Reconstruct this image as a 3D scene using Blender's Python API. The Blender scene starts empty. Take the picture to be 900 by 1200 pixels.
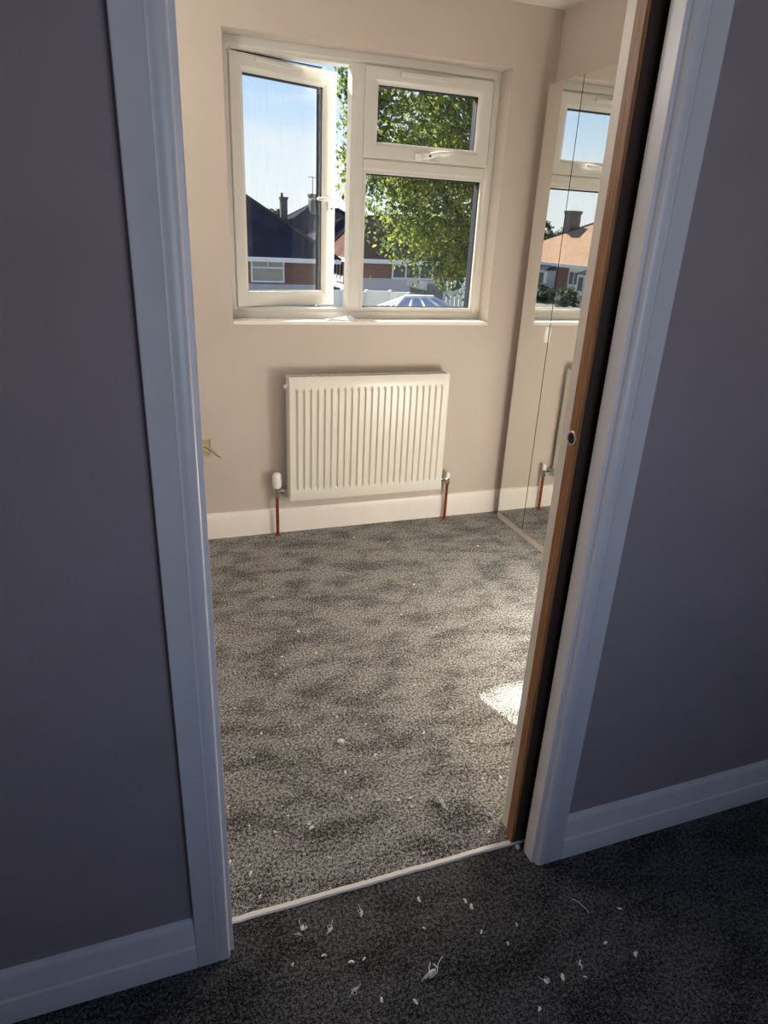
import bpy, bmesh, math, random
from mathutils import Vector, Matrix, noise as mnoise

S = bpy.context.scene
C = S.collection
random.seed(7)

# ------------------------------------------------------------------ camera
cam_d = bpy.data.cameras.new('camera')
cam_d.sensor_fit = 'AUTO'; cam_d.sensor_width = 36.0
cam_d.lens = 780.93 / 1200.0 * 36.0
cam_d.clip_start = 0.02; cam_d.clip_end = 500
cam = bpy.data.objects.new('camera', cam_d); C.objects.link(cam)
R_ = Vector((0.9427, -0.3307, 0.0453)).normalized()
F_ = Vector((0.3218, 0.8644, -0.3863)).normalized()
U_ = R_.cross(F_).normalized(); R_ = F_.cross(U_).normalized()
m = Matrix((R_, U_, -F_)).transposed().to_4x4()
m.translation = Vector((-0.064, -0.9623, 1.4195))
cam.matrix_world = m
S.camera = cam

# ------------------------------------------------------------------ world / sky
W = bpy.data.worlds.new('sky'); S.world = W; W.use_nodes = True
nt = W.node_tree; nt.nodes.clear()
N = nt.nodes.new; L = nt.links.new
wo = N('ShaderNodeOutputWorld'); bg = N('ShaderNodeBackground'); L(bg.outputs[0], wo.inputs[0])
tc = N('ShaderNodeTexCoord'); sep = N('ShaderNodeSeparateXYZ'); L(tc.outputs['Generated'], sep.inputs[0])
ramp = N('ShaderNodeValToRGB'); L(sep.outputs['Z'], ramp.inputs[0])
e = ramp.color_ramp.elements
e[0].position = 0.0; e[0].color = (1.05, 1.08, 1.10, 1)
e[1].position = 1.0; e[1].color = (0.11, 0.27, 0.66, 1)
for ps, c in ((0.08, (0.92, 1.02, 1.10, 1)), (0.15, (0.62, 0.84, 1.10, 1)), (0.24, (0.42, 0.69, 1.08, 1)), (0.45, (0.22, 0.45, 0.90, 1))):
    x = ramp.color_ramp.elements.new(ps); x.color = c
mp = N('ShaderNodeMapping'); mp.inputs['Scale'].default_value = (1.6, 1.6, 9.0); mp.inputs['Rotation'].default_value = (0.12, 0.25, 0.0)
L(tc.outputs['Generated'], mp.inputs[0])
nz = N('ShaderNodeTexNoise'); nz.inputs['Scale'].default_value = 2.2; nz.inputs['Detail'].default_value = 6; nz.inputs['Roughness'].default_value = 0.55
nz.inputs['Distortion'].default_value = 0.6
L(mp.outputs[0], nz.inputs[0])
cr = N('ShaderNodeValToRGB'); L(nz.outputs[0], cr.inputs[0])
cr.color_ramp.elements[0].position = 0.46; cr.color_ramp.elements[0].color = (0, 0, 0, 1)
cr.color_ramp.elements[1].position = 0.72; cr.color_ramp.elements[1].color = (0.75, 0.75, 0.75, 1)
mx = N('ShaderNodeMix'); mx.data_type = 'RGBA'
L(cr.outputs[0], mx.inputs[0]); L(ramp.outputs[0], mx.inputs[6]); mx.inputs[7].default_value = (1.0, 1.03, 1.08, 1)
L(mx.outputs[2], bg.inputs[0]); bg.inputs[1].default_value = 1.0

# ------------------------------------------------------------------ sun and added fill lights
def light(name, kind, loc, energy, color, **kw):
    d = bpy.data.lights.new(name, kind); d.energy = energy; d.color = color
    for k, v in kw.items(): setattr(d, k, v)
    o = bpy.data.objects.new(name, d); o.location = loc; C.objects.link(o)
    return o
SUN_EL = math.radians(34.6); SUN_H = Vector((0.29, -0.957, 0)).normalized()
sd = SUN_H * math.cos(SUN_EL) + Vector((0, 0, -math.sin(SUN_EL)))
sun = light('sun', 'SUN', (-10, 33, 25), 30.0, (1.0, 0.93, 0.84), angle=math.radians(0.53))
sun.rotation_euler = sd.to_track_quat('-Z', 'Y').to_euler()
# unseen fills added: low one imitates bounce from sunlit carpet, high one brightens room
light('bedroom_bounce_fill', 'POINT', (1.50, 0.80, 0.45), 25.0, (1.0, 0.945, 0.885), shadow_soft_size=0.16)
light('bedroom_upper_fill', 'POINT', (-0.40, 1.25, 2.00), 15.0, (1.0, 0.95, 0.90), shadow_soft_size=0.15)
# landing: cool area light added behind the viewer to brighten the walls
hl = light('landing_fill_light', 'AREA', (0.40, -1.43, 1.25), 3.5, (0.64, 0.73, 1.0), shape='RECTANGLE', size=0.8, size_y=0.9)
hl.rotation_euler = (math.radians(90), 0, 0)

S.view_settings.view_transform = 'Standard'; S.view_settings.look = 'None'
S.view_settings.exposure = 0.0; S.view_settings.gamma = 1.0; S.view_settings.use_curve_mapping = False

# ------------------------------------------------------------------ materials
def srgb(r, g, b):
    f = lambda c: (c / 255 / 12.92) if c / 255 <= 0.04045 else ((c / 255 + 0.055) / 1.055) ** 2.4
    return (f(r), f(g), f(b), 1)
MATS = {}
def mat(name, col, rough=0.5, var=0.06, scale=8.0, bump=0.0, bscale=60.0, metal=0.0, spec=0.5, stretch=None, detail=4.0):
    """principled material whose colour is varied by object-space noise"""
    mt = bpy.data.materials.new(name); mt.use_nodes = True
    t = mt.node_tree; p = t.nodes['Principled BSDF']
    p.inputs['Roughness'].default_value = rough; p.inputs['Metallic'].default_value = metal
    p.inputs['Specular IOR Level'].default_value = spec
    co = t.nodes.new('ShaderNodeTexCoord'); src = co.outputs['Object']
    if stretch:
        q = t.nodes.new('ShaderNodeMapping'); q.inputs['Scale'].default_value = stretch
        t.links.new(src, q.inputs[0]); src = q.outputs[0]
    n = t.nodes.new('ShaderNodeTexNoise'); n.inputs['Scale'].default_value = scale; n.inputs['Detail'].default_value = detail
    t.links.new(src, n.inputs[0])
    r = t.nodes.new('ShaderNodeValToRGB'); t.links.new(n.outputs[0], r.inputs[0])
    r.color_ramp.elements[0].position = 0.3; r.color_ramp.elements[1].position = 0.7
    r.color_ramp.elements[0].color = tuple(c * (1 - var) for c in col[:3]) + (1,)
    r.color_ramp.elements[1].color = tuple(min(1, c * (1 + var)) for c in col[:3]) + (1,)
    t.links.new(r.outputs[0], p.inputs['Base Color'])
    if bump:
        n2 = t.nodes.new('ShaderNodeTexNoise'); n2.inputs['Scale'].default_value = bscale; n2.inputs['Detail'].default_value = 3
        t.links.new(src, n2.inputs[0])
        b = t.nodes.new('ShaderNodeBump'); b.inputs['Strength'].default_value = bump; b.inputs['Distance'].default_value = 0.002
        t.links.new(n2.outputs[0], b.inputs['Height']); t.links.new(b.outputs[0], p.inputs['Normal'])
    MATS[name] = mt
    return mt

M_wall = mat('wall_paint', srgb(202, 190, 178), 0.75, 0.03, 3.0, 0.25, 220.0, spec=0.3)
M_hall = mat('landing_wall_paint', srgb(160, 149, 155), 0.75, 0.05, 5.0, 0.35, 180.0, spec=0.3)
M_ceil = mat('ceiling_paint', srgb(236, 230, 222), 0.8, 0.02, 3.0, 0.15, 150.0)
M_trim = mat('white_gloss_trim', srgb(226, 226, 230), 0.32, 0.03, 14.0, 0.10, 90.0)
M_trimb = mat('bedroom_white_trim', srgb(240, 234, 224), 0.35, 0.02, 10.0, 0.05, 80.0)
M_upvc = mat('white_upvc', srgb(214, 212, 203), 0.28, 0.02, 9.0)
M_gask = mat('rubber_gasket', srgb(16, 20, 32), 0.6, 0.15, 40.0, spec=0.1)
M_rad = mat('radiator_enamel', srgb(222, 219, 206), 0.3, 0.015, 6.0)
M_radin = mat('radiator_inner_steel', srgb(110, 102, 92), 0.5, 0.1, 30.0)
M_chrome = mat('chrome', srgb(200, 198, 192), 0.12, 0.03, 30.0, metal=1.0)
M_copper = mat('copper_pipe', srgb(168, 92, 52), 0.32, 0.2, 40.0, metal=0.85)
M_plast = mat('white_plastic', srgb(240, 238, 230), 0.35, 0.02, 20.0)
M_beige = mat('beige_plastic', srgb(206, 186, 140), 0.5, 0.08, 30.0)
M_dark = mat('dark_void', srgb(14, 14, 18), 0.8, 0.2, 20.0)
M_steel = mat('brushed_steel', srgb(190, 182, 176), 0.3, 0.06, 60.0, metal=0.9)
M_doorface = mat('door_veneer_face', srgb(60, 44, 36), 0.6, 0.15, 12.0, stretch=(8, 8, 0.6))
M_paper = mat('paper', srgb(235, 232, 240), 0.8, 0.03, 30.0)
M_lint = mat('lint_fluff', srgb(246, 243, 236), 0.9, 0.12, 60.0, 0.5, 300.0)
M_plinth = mat('plinth_laminate', srgb(205, 196, 186), 0.4, 0.04, 20.0)

def wood_mat(name, c1, c2):
    mt = bpy.data.materials.new(name); mt.use_nodes = True
    t = mt.node_tree; p = t.nodes['Principled BSDF']; p.inputs['Roughness'].default_value = 0.45
    co = t.nodes.new('ShaderNodeTexCoord'); q = t.nodes.new('ShaderNodeMapping'); q.inputs['Scale'].default_value = (60, 60, 3.0)
    t.links.new(co.outputs['Object'], q.inputs[0])
    n = t.nodes.new('ShaderNodeTexNoise'); n.inputs['Scale'].default_value = 5; n.inputs['Detail'].default_value = 8; n.inputs['Distortion'].default_value = 0.8
    t.links.new(q.outputs[0], n.inputs[0])
    r = t.nodes.new('ShaderNodeValToRGB'); t.links.new(n.outputs[0], r.inputs[0])
    r.color_ramp.elements[0].position = 0.32; r.color_ramp.elements[0].color = c1
    r.color_ramp.elements[1].position = 0.72; r.color_ramp.elements[1].color = c2
    t.links.new(r.outputs[0], p.inputs['Base Color'])
    b = t.nodes.new('ShaderNodeBump'); b.inputs['Strength'].default_value = 0.25; b.inputs['Distance'].default_value = 0.001
    t.links.new(n.outputs[0], b.inputs['Height']); t.links.new(b.outputs[0], p.inputs['Normal'])
    return mt
M_oak = wood_mat('oak_lipping', srgb(116, 76, 43), srgb(182, 128, 80))

def carpet_mat(name, dark, light_, seed):
    mt = bpy.data.materials.new(name); mt.use_nodes = True
    t = mt.node_tree; p = t.nodes['Principled BSDF']; p.inputs['Roughness'].default_value = 0.95
    p.inputs['Specular IOR Level'].default_value = 0.1
    p.inputs['Sheen Weight'].default_value = 0.15; p.inputs['Sheen Roughness'].default_value = 0.5
    nn = t.nodes.new; lk = t.links.new
    co = nn('ShaderNodeTexCoord'); mp_ = nn('ShaderNodeMapping'); mp_.inputs['Location'].default_value = (seed, seed * 1.7, 0)
    lk(co.outputs['Object'], mp_.inputs[0])
    tuft = nn('ShaderNodeTexNoise'); tuft.inputs['Scale'].default_value = 330; tuft.inputs['Detail'].default_value = 2.0; tuft.inputs['Roughness'].default_value = 0.7
    lk(mp_.outputs[0], tuft.inputs[0])
    clump = nn('ShaderNodeTexNoise'); clump.inputs['Scale'].default_value = 130; clump.inputs['Detail'].default_value = 2.0; clump.inputs['Roughness'].default_value = 0.6
    lk(mp_.outputs[0], clump.inputs[0])
    mixa = nn('ShaderNodeMix'); mixa.inputs[0].default_value = 0.42; lk(tuft.outputs[0], mixa.inputs[2]); lk(clump.outputs[0], mixa.inputs[3])
    # pile laid in different directions by footsteps: soft-edged patches of darker yarn
    mp2 = nn('ShaderNodeMapping'); mp2.inputs['Rotation'].default_value = (0, 0, 0.5); mp2.inputs['Scale'].default_value = (0.75, 1.3, 1)
    lk(mp_.outputs[0], mp2.inputs[0])
    pile = nn('ShaderNodeTexNoise'); pile.inputs['Scale'].default_value = 8.0; pile.inputs['Detail'].default_value = 5; pile.inputs['Roughness'].default_value = 0.62; pile.inputs['Distortion'].default_value = 0.15
    lk(mp2.outputs[0], pile.inputs[0])
    pr = nn('ShaderNodeMapRange'); pr.inputs[1].default_value = 0.36; pr.inputs[2].default_value = 0.56; pr.inputs[3].default_value = -0.048; pr.inputs[4].default_value = 0.012
    lk(pile.outputs[0], pr.inputs[0])
    ad = nn('ShaderNodeMath'); ad.operation = 'ADD'; lk(mixa.outputs[0], ad.inputs[0]); lk(pr.outputs[0], ad.inputs[1])
    r = nn('ShaderNodeValToRGB'); lk(ad.outputs[0], r.inputs[0])
    r.color_ramp.elements[0].position = 0.44; r.color_ramp.elements[0].color = dark
    r.color_ramp.elements[1].position = 0.605; r.color_ramp.elements[1].color = light_
    lk(r.outputs[0], p.inputs['Base Color'])
    b = nn('ShaderNodeBump'); b.inputs['Strength'].default_value = 0.9; b.inputs['Distance'].default_value = 0.006
    lk(mixa.outputs[0], b.inputs['Height']); lk(b.outputs[0], p.inputs['Normal'])
    return mt
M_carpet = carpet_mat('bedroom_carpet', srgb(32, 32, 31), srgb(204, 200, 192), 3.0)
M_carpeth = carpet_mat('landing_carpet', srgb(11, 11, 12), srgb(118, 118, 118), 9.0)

def glass_mat(name, tint=(0.985, 0.992, 0.99), base=0.05):
    """thin window glass: clear with a fresnel reflection"""
    mt = bpy.data.materials.new(name); mt.use_nodes = True
    t = mt.node_tree; t.nodes.clear(); nn = t.nodes.new
    o = nn('ShaderNodeOutputMaterial'); mixn = nn('ShaderNodeMixShader')
    tr = nn('ShaderNodeBsdfTransparent'); tr.inputs[0].default_value = (*tint, 1)
    gl = nn('ShaderNodeBsdfGlossy'); gl.inputs['Roughness'].default_value = 0.0
    fr = nn('ShaderNodeFresnel'); fr.inputs[0].default_value = 1.32
    # faint dirt streaks on the panes
    co = nn('ShaderNodeTexCoord'); q = nn('ShaderNodeMapping'); q.inputs['Scale'].default_value = (60, 60, 4)
    n = nn('ShaderNodeTexNoise'); n.inputs['Scale'].default_value = 2.0; n.inputs['Detail'].default_value = 3
    t.links.new(co.outputs['Object'], q.inputs[0]); t.links.new(q.outputs[0], n.inputs[0])
    mr = nn('ShaderNodeMapRange'); mr.inputs[1].default_value = 0.55; mr.inputs[2].default_value = 0.9; mr.inputs[3].default_value = 0; mr.inputs[4].default_value = base
    t.links.new(n.outputs[0], mr.inputs[0])
    df = nn('ShaderNodeBsdfDiffuse'); df.inputs[0].default_value = (0.30, 0.33, 0.36, 1)
    m2 = nn('ShaderNodeMixShader'); t.links.new(mr.outputs[0], m2.inputs[0]); t.links.new(tr.outputs[0], m2.inputs[1]); t.links.new(df.outputs[0], m2.inputs[2])
    t.links.new(fr.outputs[0], mixn.inputs[0]); t.links.new(m2.outputs[0], mixn.inputs[1]); t.links.new(gl.outputs[0], mixn.inputs[2])
    t.links.new(mixn.outputs[0], o.inputs[0])
    return mt
M_glass = glass_mat('window_glass')
M_mirror = mat('mirror_silver', (0.86, 0.87, 0.84, 1), 0.012, 0.004, 2.0, metal=1.0)
M_mirredge = mat('mirror_glass_edge', srgb(44, 48, 42), 0.3, 0.1, 30.0)

# exterior
M_rooff = mat('dark_roof_tiles', srgb(46, 47, 58), 0.8, 0.25, 1.2, 0.5, 6.0, spec=0.0)
M_roofr = mat('brown_roof_tiles', srgb(82, 66, 60), 0.85, 0.18, 1.5, 0.5, 6.0, spec=0.0)
M_roofd = mat('tan_roof_tiles', srgb(136, 112, 94), 0.85, 0.12, 1.5, 0.5, 6.0, spec=0.0)
M_whiter = mat('white_render', srgb(238, 236, 232), 0.85, 0.04, 2.0, spec=0.0)
M_hip = mat('hip_tiles', srgb(70, 60, 56), 0.8, 0.1, 4.0, spec=0.0)
M_render = mat('painted_render', srgb(172, 172, 178), 0.85, 0.05, 2.0, spec=0.0)
M_fascia = mat('white_fascia', srgb(205, 206, 212), 0.5, 0.03, 2.0)
M_hpane = mat('dark_house_pane', srgb(44, 58, 72), 0.15, 0.3, 1.5)
M_chim = mat('chimney_render', srgb(92, 92, 90), 0.9, 0.15, 3.0, spec=0.0)
M_blackp = mat('black_plastic_pipe', srgb(18, 18, 22), 0.5, 0.1, 5.0)
M_fence = mat('pale_fence', srgb(200, 202, 198), 0.8, 0.06, 3.0, spec=0.0)
M_shed = mat('grey_shed_felt', srgb(84, 90, 96), 0.8, 0.1, 3.0, spec=0.0)
M_grass = mat('garden_ground', srgb(96, 96, 86), 0.95, 0.3, 0.8, spec=0.0)
M_bark = mat('bark', srgb(52, 42, 34), 0.9, 0.25, 10.0, 0.6, 30.0)
M_poly = mat('blue_polycarbonate', srgb(150, 172, 212), 0.5, 0.06, 2.0)
M_cwhite = mat('conservatory_white', srgb(226, 228, 232), 0.4, 0.02, 4.0)
M_metal = mat('aerial_metal', srgb(120, 122, 126), 0.4, 0.05, 10.0, metal=0.6)

def brick_mat():
    mt = bpy.data.materials.new('red_brick'); mt.use_nodes = True
    t = mt.node_tree; p = t.nodes['Principled BSDF']; p.inputs['Roughness'].default_value = 0.9; p.inputs['Specular IOR Level'].default_value = 0.0
    co = t.nodes.new('ShaderNodeTexCoord'); q = t.nodes.new('ShaderNodeMapping'); q.inputs['Rotation'].default_value = (math.radians(90), 0, 0)
    b = t.nodes.new('ShaderNodeTexBrick'); b.inputs['Scale'].default_value = 1.0
    b.inputs['Color1'].default_value = srgb(122, 88, 82); b.inputs['Color2'].default_value = srgb(106, 74, 70); b.inputs['Mortar'].default_value = srgb(132, 112, 104)
    b.inputs['Brick Width'].default_value = 0.225; b.inputs['Row Height'].default_value = 0.075; b.inputs['Mortar Size'].default_value = 0.008
    t.links.new(co.outputs['Object'], q.inputs[0]); t.links.new(q.outputs[0], b.inputs[0]); t.links.new(b.outputs[0], p.inputs['Base Color'])
    return mt
M_brick = brick_mat()

def leaf_mat(name, c1, c2):
    mt = bpy.data.materials.new(name); mt.use_nodes = True
    t = mt.node_tree; t.nodes.clear(); nn = t.nodes.new
    o = nn('ShaderNodeOutputMaterial'); d = nn('ShaderNodeBsdfDiffuse'); tr = nn('ShaderNodeBsdfTranslucent'); mx_ = nn('ShaderNodeMixShader'); mx_.inputs[0].default_value = 0.5
    co = nn('ShaderNodeTexCoord'); n = nn('ShaderNodeTexNoise'); n.inputs['Scale'].default_value = 2.6; n.inputs['Detail'].default_value = 6
    t.links.new(co.outputs['Object'], n.inputs[0])
    r = nn('ShaderNodeValToRGB'); t.links.new(n.outputs[0], r.inputs[0])
    r.color_ramp.elements[0].position = 0.38; r.color_ramp.elements[0].color = c1
    r.color_ramp.elements[1].position = 0.68; r.color_ramp.elements[1].color = c2
    t.links.new(r.outputs[0], d.inputs[0]); t.links.new(r.outputs[0], tr.inputs[0])
    t.links.new(d.outputs[0], mx_.inputs[1]); t.links.new(tr.outputs[0], mx_.inputs[2]); t.links.new(mx_.outputs[0], o.inputs[0])
    return mt
M_leaf = leaf_mat('leaves', srgb(54, 80, 52), srgb(142, 148, 68))
M_leafd = leaf_mat('dark_leaves', srgb(40, 52, 38), srgb(66, 78, 54))
M_far = leaf_mat('far_leaves', srgb(58, 68, 62), srgb(76, 84, 72))

# ------------------------------------------------------------------ mesh helpers
class MB:
    def __init__(s): s.v = []; s.f = []
    def add(s, vs, fs):
        o = len(s.v); s.v += [tuple(p) for p in vs]; s.f += [tuple(i + o for i in f) for f in fs]; return s
    def box(s, x0, x1, y0, y1, z0, z1):
        v = [(x0, y0, z0), (x1, y0, z0), (x1, y1, z0), (x0, y1, z0), (x0, y0, z1), (x1, y0, z1), (x1, y1, z1), (x0, y1, z1)]
        return s.add(v, [(0, 3, 2, 1), (4, 5, 6, 7), (0, 1, 5, 4), (1, 2, 6, 5), (2, 3, 7, 6), (3, 0, 4, 7)])
    def prism(s, pts, axis, a, b):
        """closed 2D outline extruded along an axis; pts are the other two coordinates in xyz order"""
        def p3(p, t):
            q = list(p); q.insert(axis, t); return tuple(q)
        n = len(pts)
        return s.add([p3(p, a) for p in pts] + [p3(p, b) for p in pts],
                     [tuple(range(n))[::-1], tuple(range(n, 2 * n))] + [(i, (i + 1) % n, n + (i + 1) % n, n + i) for i in range(n)])
    def cyl(s, p0, p1, r0, r1=None, n=16):
        r1 = r0 if r1 is None else r1
        p0 = Vector(p0); p1 = Vector(p1); d = (p1 - p0).normalized()
        a = d.orthogonal().normalized(); b = d.cross(a)
        vs = []
        for p, r in ((p0, r0), (p1, r1)):
            vs += [p + (a * math.cos(t) + b * math.sin(t)) * r for t in (2 * math.pi * k / n for k in range(n))]
        return s.add(vs, [tuple(range(n))[::-1], tuple(range(n, 2 * n))] + [(i, (i + 1) % n, n + (i + 1) % n, n + i) for i in range(n)])
    def lathe(s, base, axis, prof, n=20):
        """prof: list of (distance along axis, radius)"""
        p = Vector(base); d = Vector(axis).normalized(); a = d.orthogonal().normalized(); b = d.cross(a)
        vs = []; fs = []; k = len(prof)
        for h, r in prof:
            vs += [p + d * h + (a * math.cos(2 * math.pi * j / n) + b * math.sin(2 * math.pi * j / n)) * r for j in range(n)]
        for i in range(k - 1):
            fs += [(i * n + j, i * n + (j + 1) % n, (i + 1) * n + (j + 1) % n, (i + 1) * n + j) for j in range(n)]
        fs += [tuple(range(n))[::-1], tuple(range((k - 1) * n, k * n))]
        return s.add(vs, fs)
    def tube(s, pts, r, n=8):
        pts = [Vector(p) for p in pts]; rings = []
        for i, p in enumerate(pts):
            d = (pts[min(i + 1, len(pts) - 1)] - pts[max(i - 1, 0)]).normalized()
            a = d.cross(Vector((0.13, 0.2, 0.97))).normalized(); b = d.cross(a)
            rr = r[i] if isinstance(r, (list, tuple)) else r
            rings.append([p + (a * math.cos(2 * math.pi * j / n) + b * math.sin(2 * math.pi * j / n)) * rr for j in range(n)])
        vs = [q for g in rings for q in g]; fs = []
        for i in range(len(pts) - 1):
            fs += [(i * n + j, i * n + (j + 1) % n, (i + 1) * n + (j + 1) % n, (i + 1) * n + j) for j in range(n)]
        fs += [tuple(range(n))[::-1], tuple(range(len(vs) - n, len(vs)))]
        return s.add(vs, fs)
    def ring(s, x0, x1, z0, z1, prof):
        """mitred rectangular frame; prof: closed list of (inset, y)"""
        k = len(prof); vs = []
        for cx, cz, sx, sz in ((x0, z0, 1, 1), (x1, z0, -1, 1), (x1, z1, -1, -1), (x0, z1, 1, -1)):
            vs += [(cx + sx * i, y, cz + sz * i) for i, y in prof]
        fs = []
        for c in range(4):
            d = (c + 1) % 4
            fs += [(c * k + i, c * k + (i + 1) % k, d * k + (i + 1) % k, d * k + i) for i in range(k)]
        return s.add(vs, fs)
    def build(s, name, material, parent=None, bevel=0.0, smooth=False, origin=None, seg=2, auto=None):
        me = bpy.data.meshes.new(name)
        o = bpy.data.objects.new(name, me); C.objects.link(o)
        org = Vector(origin) if origin is not None else Vector((0, 0, 0))
        par = parent['_o'] if parent is not None else None
        if parent is not None:
            po = Vector(parent['_o'])
            if origin is None: org = po
        me.from_pydata([tuple(Vector(v) - org) for v in s.v], [], s.f); me.update()
        bm = bmesh.new(); bm.from_mesh(me); bmesh.ops.recalc_face_normals(bm, faces=bm.faces); bm.to_mesh(me); bm.free()
        me.materials.append(material)
        if smooth:
            for pl in me.polygons: pl.use_smooth = True
        o['_o'] = tuple(org)
        if parent is not None:
            o.parent = parent; o.location = org - Vector(parent['_o'])
        else: o.location = org
        if bevel:
            b = o.modifiers.new('bevel', 'BEVEL'); b.width = bevel; b.segments = seg; b.limit_method = 'ANGLE'; b.angle_limit = math.radians(40)
        if auto is not None:
            me.polygons.foreach_set('use_smooth', [True] * len(me.polygons))
            try: me.set_sharp_from_angle(angle=math.radians(auto))
            except Exception: pass
        return o

def thing(name, loc=(0, 0, 0)):
    o = bpy.data.objects.new(name, None); o.empty_display_size = 0.1; C.objects.link(o); o.location = loc; o['_o'] = tuple(loc); return o
def tag(o, label, cat, group=None):
    o['label'] = label; o['category'] = cat
    if group: o['group'] = group
    return o
def struct(o, label=None, cat=None):
    o['kind'] = 'structure'
    if label: o['label'] = label
    if cat: o['category'] = cat
    return o

# ------------------------------------------------------------------ the setting
FW = 2.0979          # bedroom face of the far wall
XL, XR = -0.95, 1.7957
YN = 0.135           # bedroom face of the door wall
ZC = 2.3423
WX0, WX1, WZ0, WZ1 = 0.327, 1.573, 1.0207, 2.1075
WO = 0.20            # thickness of the far wall
# floors
def carpet(name, x0, x1, y0, y1, material, edge):
    b = MB(); n = 60
    ys = [y0, y1]
    top = []; vs = []
    for i in range(n + 1):
        x = x0 + (x1 - x0) * i / n
        w = 0.0022 * mnoise.noise(Vector((x * 14, edge * 3.1, 0)))
        vs += [(x, y0 + (w if edge == 0 else 0), 0), (x, y1 + (w if edge == 1 else 0), 0), (x, y0 + (w if edge == 0 else 0), -0.02), (x, y1 + (w if edge == 1 else 0), -0.02)]
    fs = []
    for i in range(n):
        a, c = i * 4, i * 4 + 4
        fs += [(a, c, c + 1, a + 1), (a + 2, a + 3, c + 3, c + 2), (a, a + 2, c + 2, c), (a + 1, c + 1, c + 3, a + 3)]
    fs += [(0, 1, 3, 2), (n * 4, n * 4 + 2, n * 4 + 3, n * 4 + 1)]
    b.add(vs, fs); return b.build(name, material)
o = carpet('floor', XL, XR, 0.0885, FW, M_carpet, 0); struct(o, 'speckled grey bedroom carpet with light and dark footmarks', 'floor')
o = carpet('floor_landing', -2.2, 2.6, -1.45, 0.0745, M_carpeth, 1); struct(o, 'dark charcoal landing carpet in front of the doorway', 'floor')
b = MB().box(-2.25, 2.65, -1.55, FW + WO, -0.20, -0.021); struct(b.build('floor_slab', M_dark), 'floor slab under the carpets', 'floor')
# threshold strip between the carpets, a little wavy
b = MB(); vs = []; fs = []; n = 110
for i in range(n + 1):
    x = 0.0 + 0.765 * i / n
    w = 0.0020 * mnoise.noise(Vector((x * 9, 4.2, 0))) + 0.0012 * mnoise.noise(Vector((x * 46, 1.2, 0)))
    vs += [(x, 0.0735, -0.019), (x, 0.0735 + w, 0.001), (x, 0.0765 + w, 0.0045), (x, 0.0855 + w, 0.0045), (x, 0.0895 + w, 0.001), (x, 0.0895, -0.019)]
for i in range(n):
    fs += [(i * 6 + k, i * 6 + (k + 1) % 6, i * 6 + 6 + (k + 1) % 6, i * 6 + 6 + k) for k in range(6)]
fs += [tuple(range(6))[::-1], tuple(range(n * 6, n * 6 + 6))]
b.add(vs, fs); struct(b.build('trim_threshold', M_trimb), 'narrow white threshold strip between the two carpets', 'threshold')

# walls
b = MB()
b.box(XL - 0.15, WX0, FW, FW + WO, -0.02, ZC); b.box(WX1, XR + 0.15, FW, FW + WO, -0.02, ZC)
b.box(WX0, WX1, FW, FW + WO, -0.02, WZ0); b.box(WX0, WX1, FW, FW + WO, WZ1, ZC)
struct(b.build('wall_back', M_wall), 'pinkish beige window wall of the bedroom', 'wall')
struct(MB().box(XL - 0.15, XL, YN, FW, -0.02, ZC).build('wall_left', M_wall), 'beige left wall of the bedroom', 'wall')
struct(MB().box(XR, XR + 0.15, YN, FW, -0.02, ZC).build('wall_right', M_wall), 'beige right wall above the mirrored doors', 'wall')
struct(MB().box(XL - 0.15, XR + 0.15, YN, FW + WO, ZC, ZC + 0.12).build('ceiling', M_ceil), 'white bedroom ceiling', 'ceiling')
struct(MB().box(-2.2, 2.6, -1.45, 0.13, ZC, ZC + 0.12).build('ceiling_landing', M_ceil), 'white landing ceiling', 'ceiling')
struct(MB().box(-2.2, -0.02, 0.018, YN, -0.02, ZC).build('wall_front_left', M_hall), 'dim mauve landing wall left of the doorway', 'wall')
b = MB(); b.box(0.752, 2.6, 0.018, 0.046, -0.02, ZC)
wfr = struct(b.build('wall_front_right', M_hall), 'dim mauve landing wall right of the doorway', 'wall')
struct(MB().box(0.752, XR + 0.15, 0.112, YN, -0.02, ZC).build('wall_front_inner', M_wall), 'bedroom side skin of the door pocket', 'wall')
struct(MB().box(-0.02, 0.752, 0.018, YN, 2.02, ZC).build('wall_front_head', M_hall), 'wall above the doorway', 'wall')
struct(MB().box(1.50, 1.53, 0.046, 0.112, -0.02, ZC).build('wall_front_pocket_end', M_dark), 'end of the door pocket', 'wall')
struct(MB().box(-2.3, -2.2, -1.45, YN, -0.02, ZC).build('wall_landing_left', M_hall), 'left end wall of the landing', 'wall')
struct(MB().box(2.6, 2.7, -1.45, YN, -0.02, ZC).build('wall_landing_right', M_hall), 'right end wall of the landing', 'wall')
b = MB(); b.box(-2.3, 0.1, -1.55, -1.45, -0.02, ZC); b.box(1.0, 2.7, -1.55, -1.45, -0.02, ZC)
b.box(0.1, 1.0, -1.55, -1.45, -0.02, 0.75); b.box(0.1, 1.0, -1.55, -1.45, 1.75, ZC)  # opening added behind the landing fill light
struct(b.build('wall_landing_back', M_hall), 'landing wall behind the viewer with an opening added for the fill light', 'wall')

# door linings (jambs)
struct(MB().box(-0.02, 0.009, 0.016, YN, -0.02, 2.02).build('trim_jamb_left', M_trim, bevel=0.0015), 'white left door lining', 'door lining')
struct(MB().box(0.7326, 0.752, 0.014, 0.0525, -0.02, 2.02).build('trim_jamb_right_near', M_trim, bevel=0.0015), 'white right door lining on the landing side of the pocket', 'door lining')
struct(MB().box(0.7235, 0.752, 0.104, 0.147, -0.02, 2.02).build('trim_jamb_right_far', M_trimb, bevel=0.0015), 'white right door lining on the bedroom side of the pocket', 'door lining')

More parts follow.
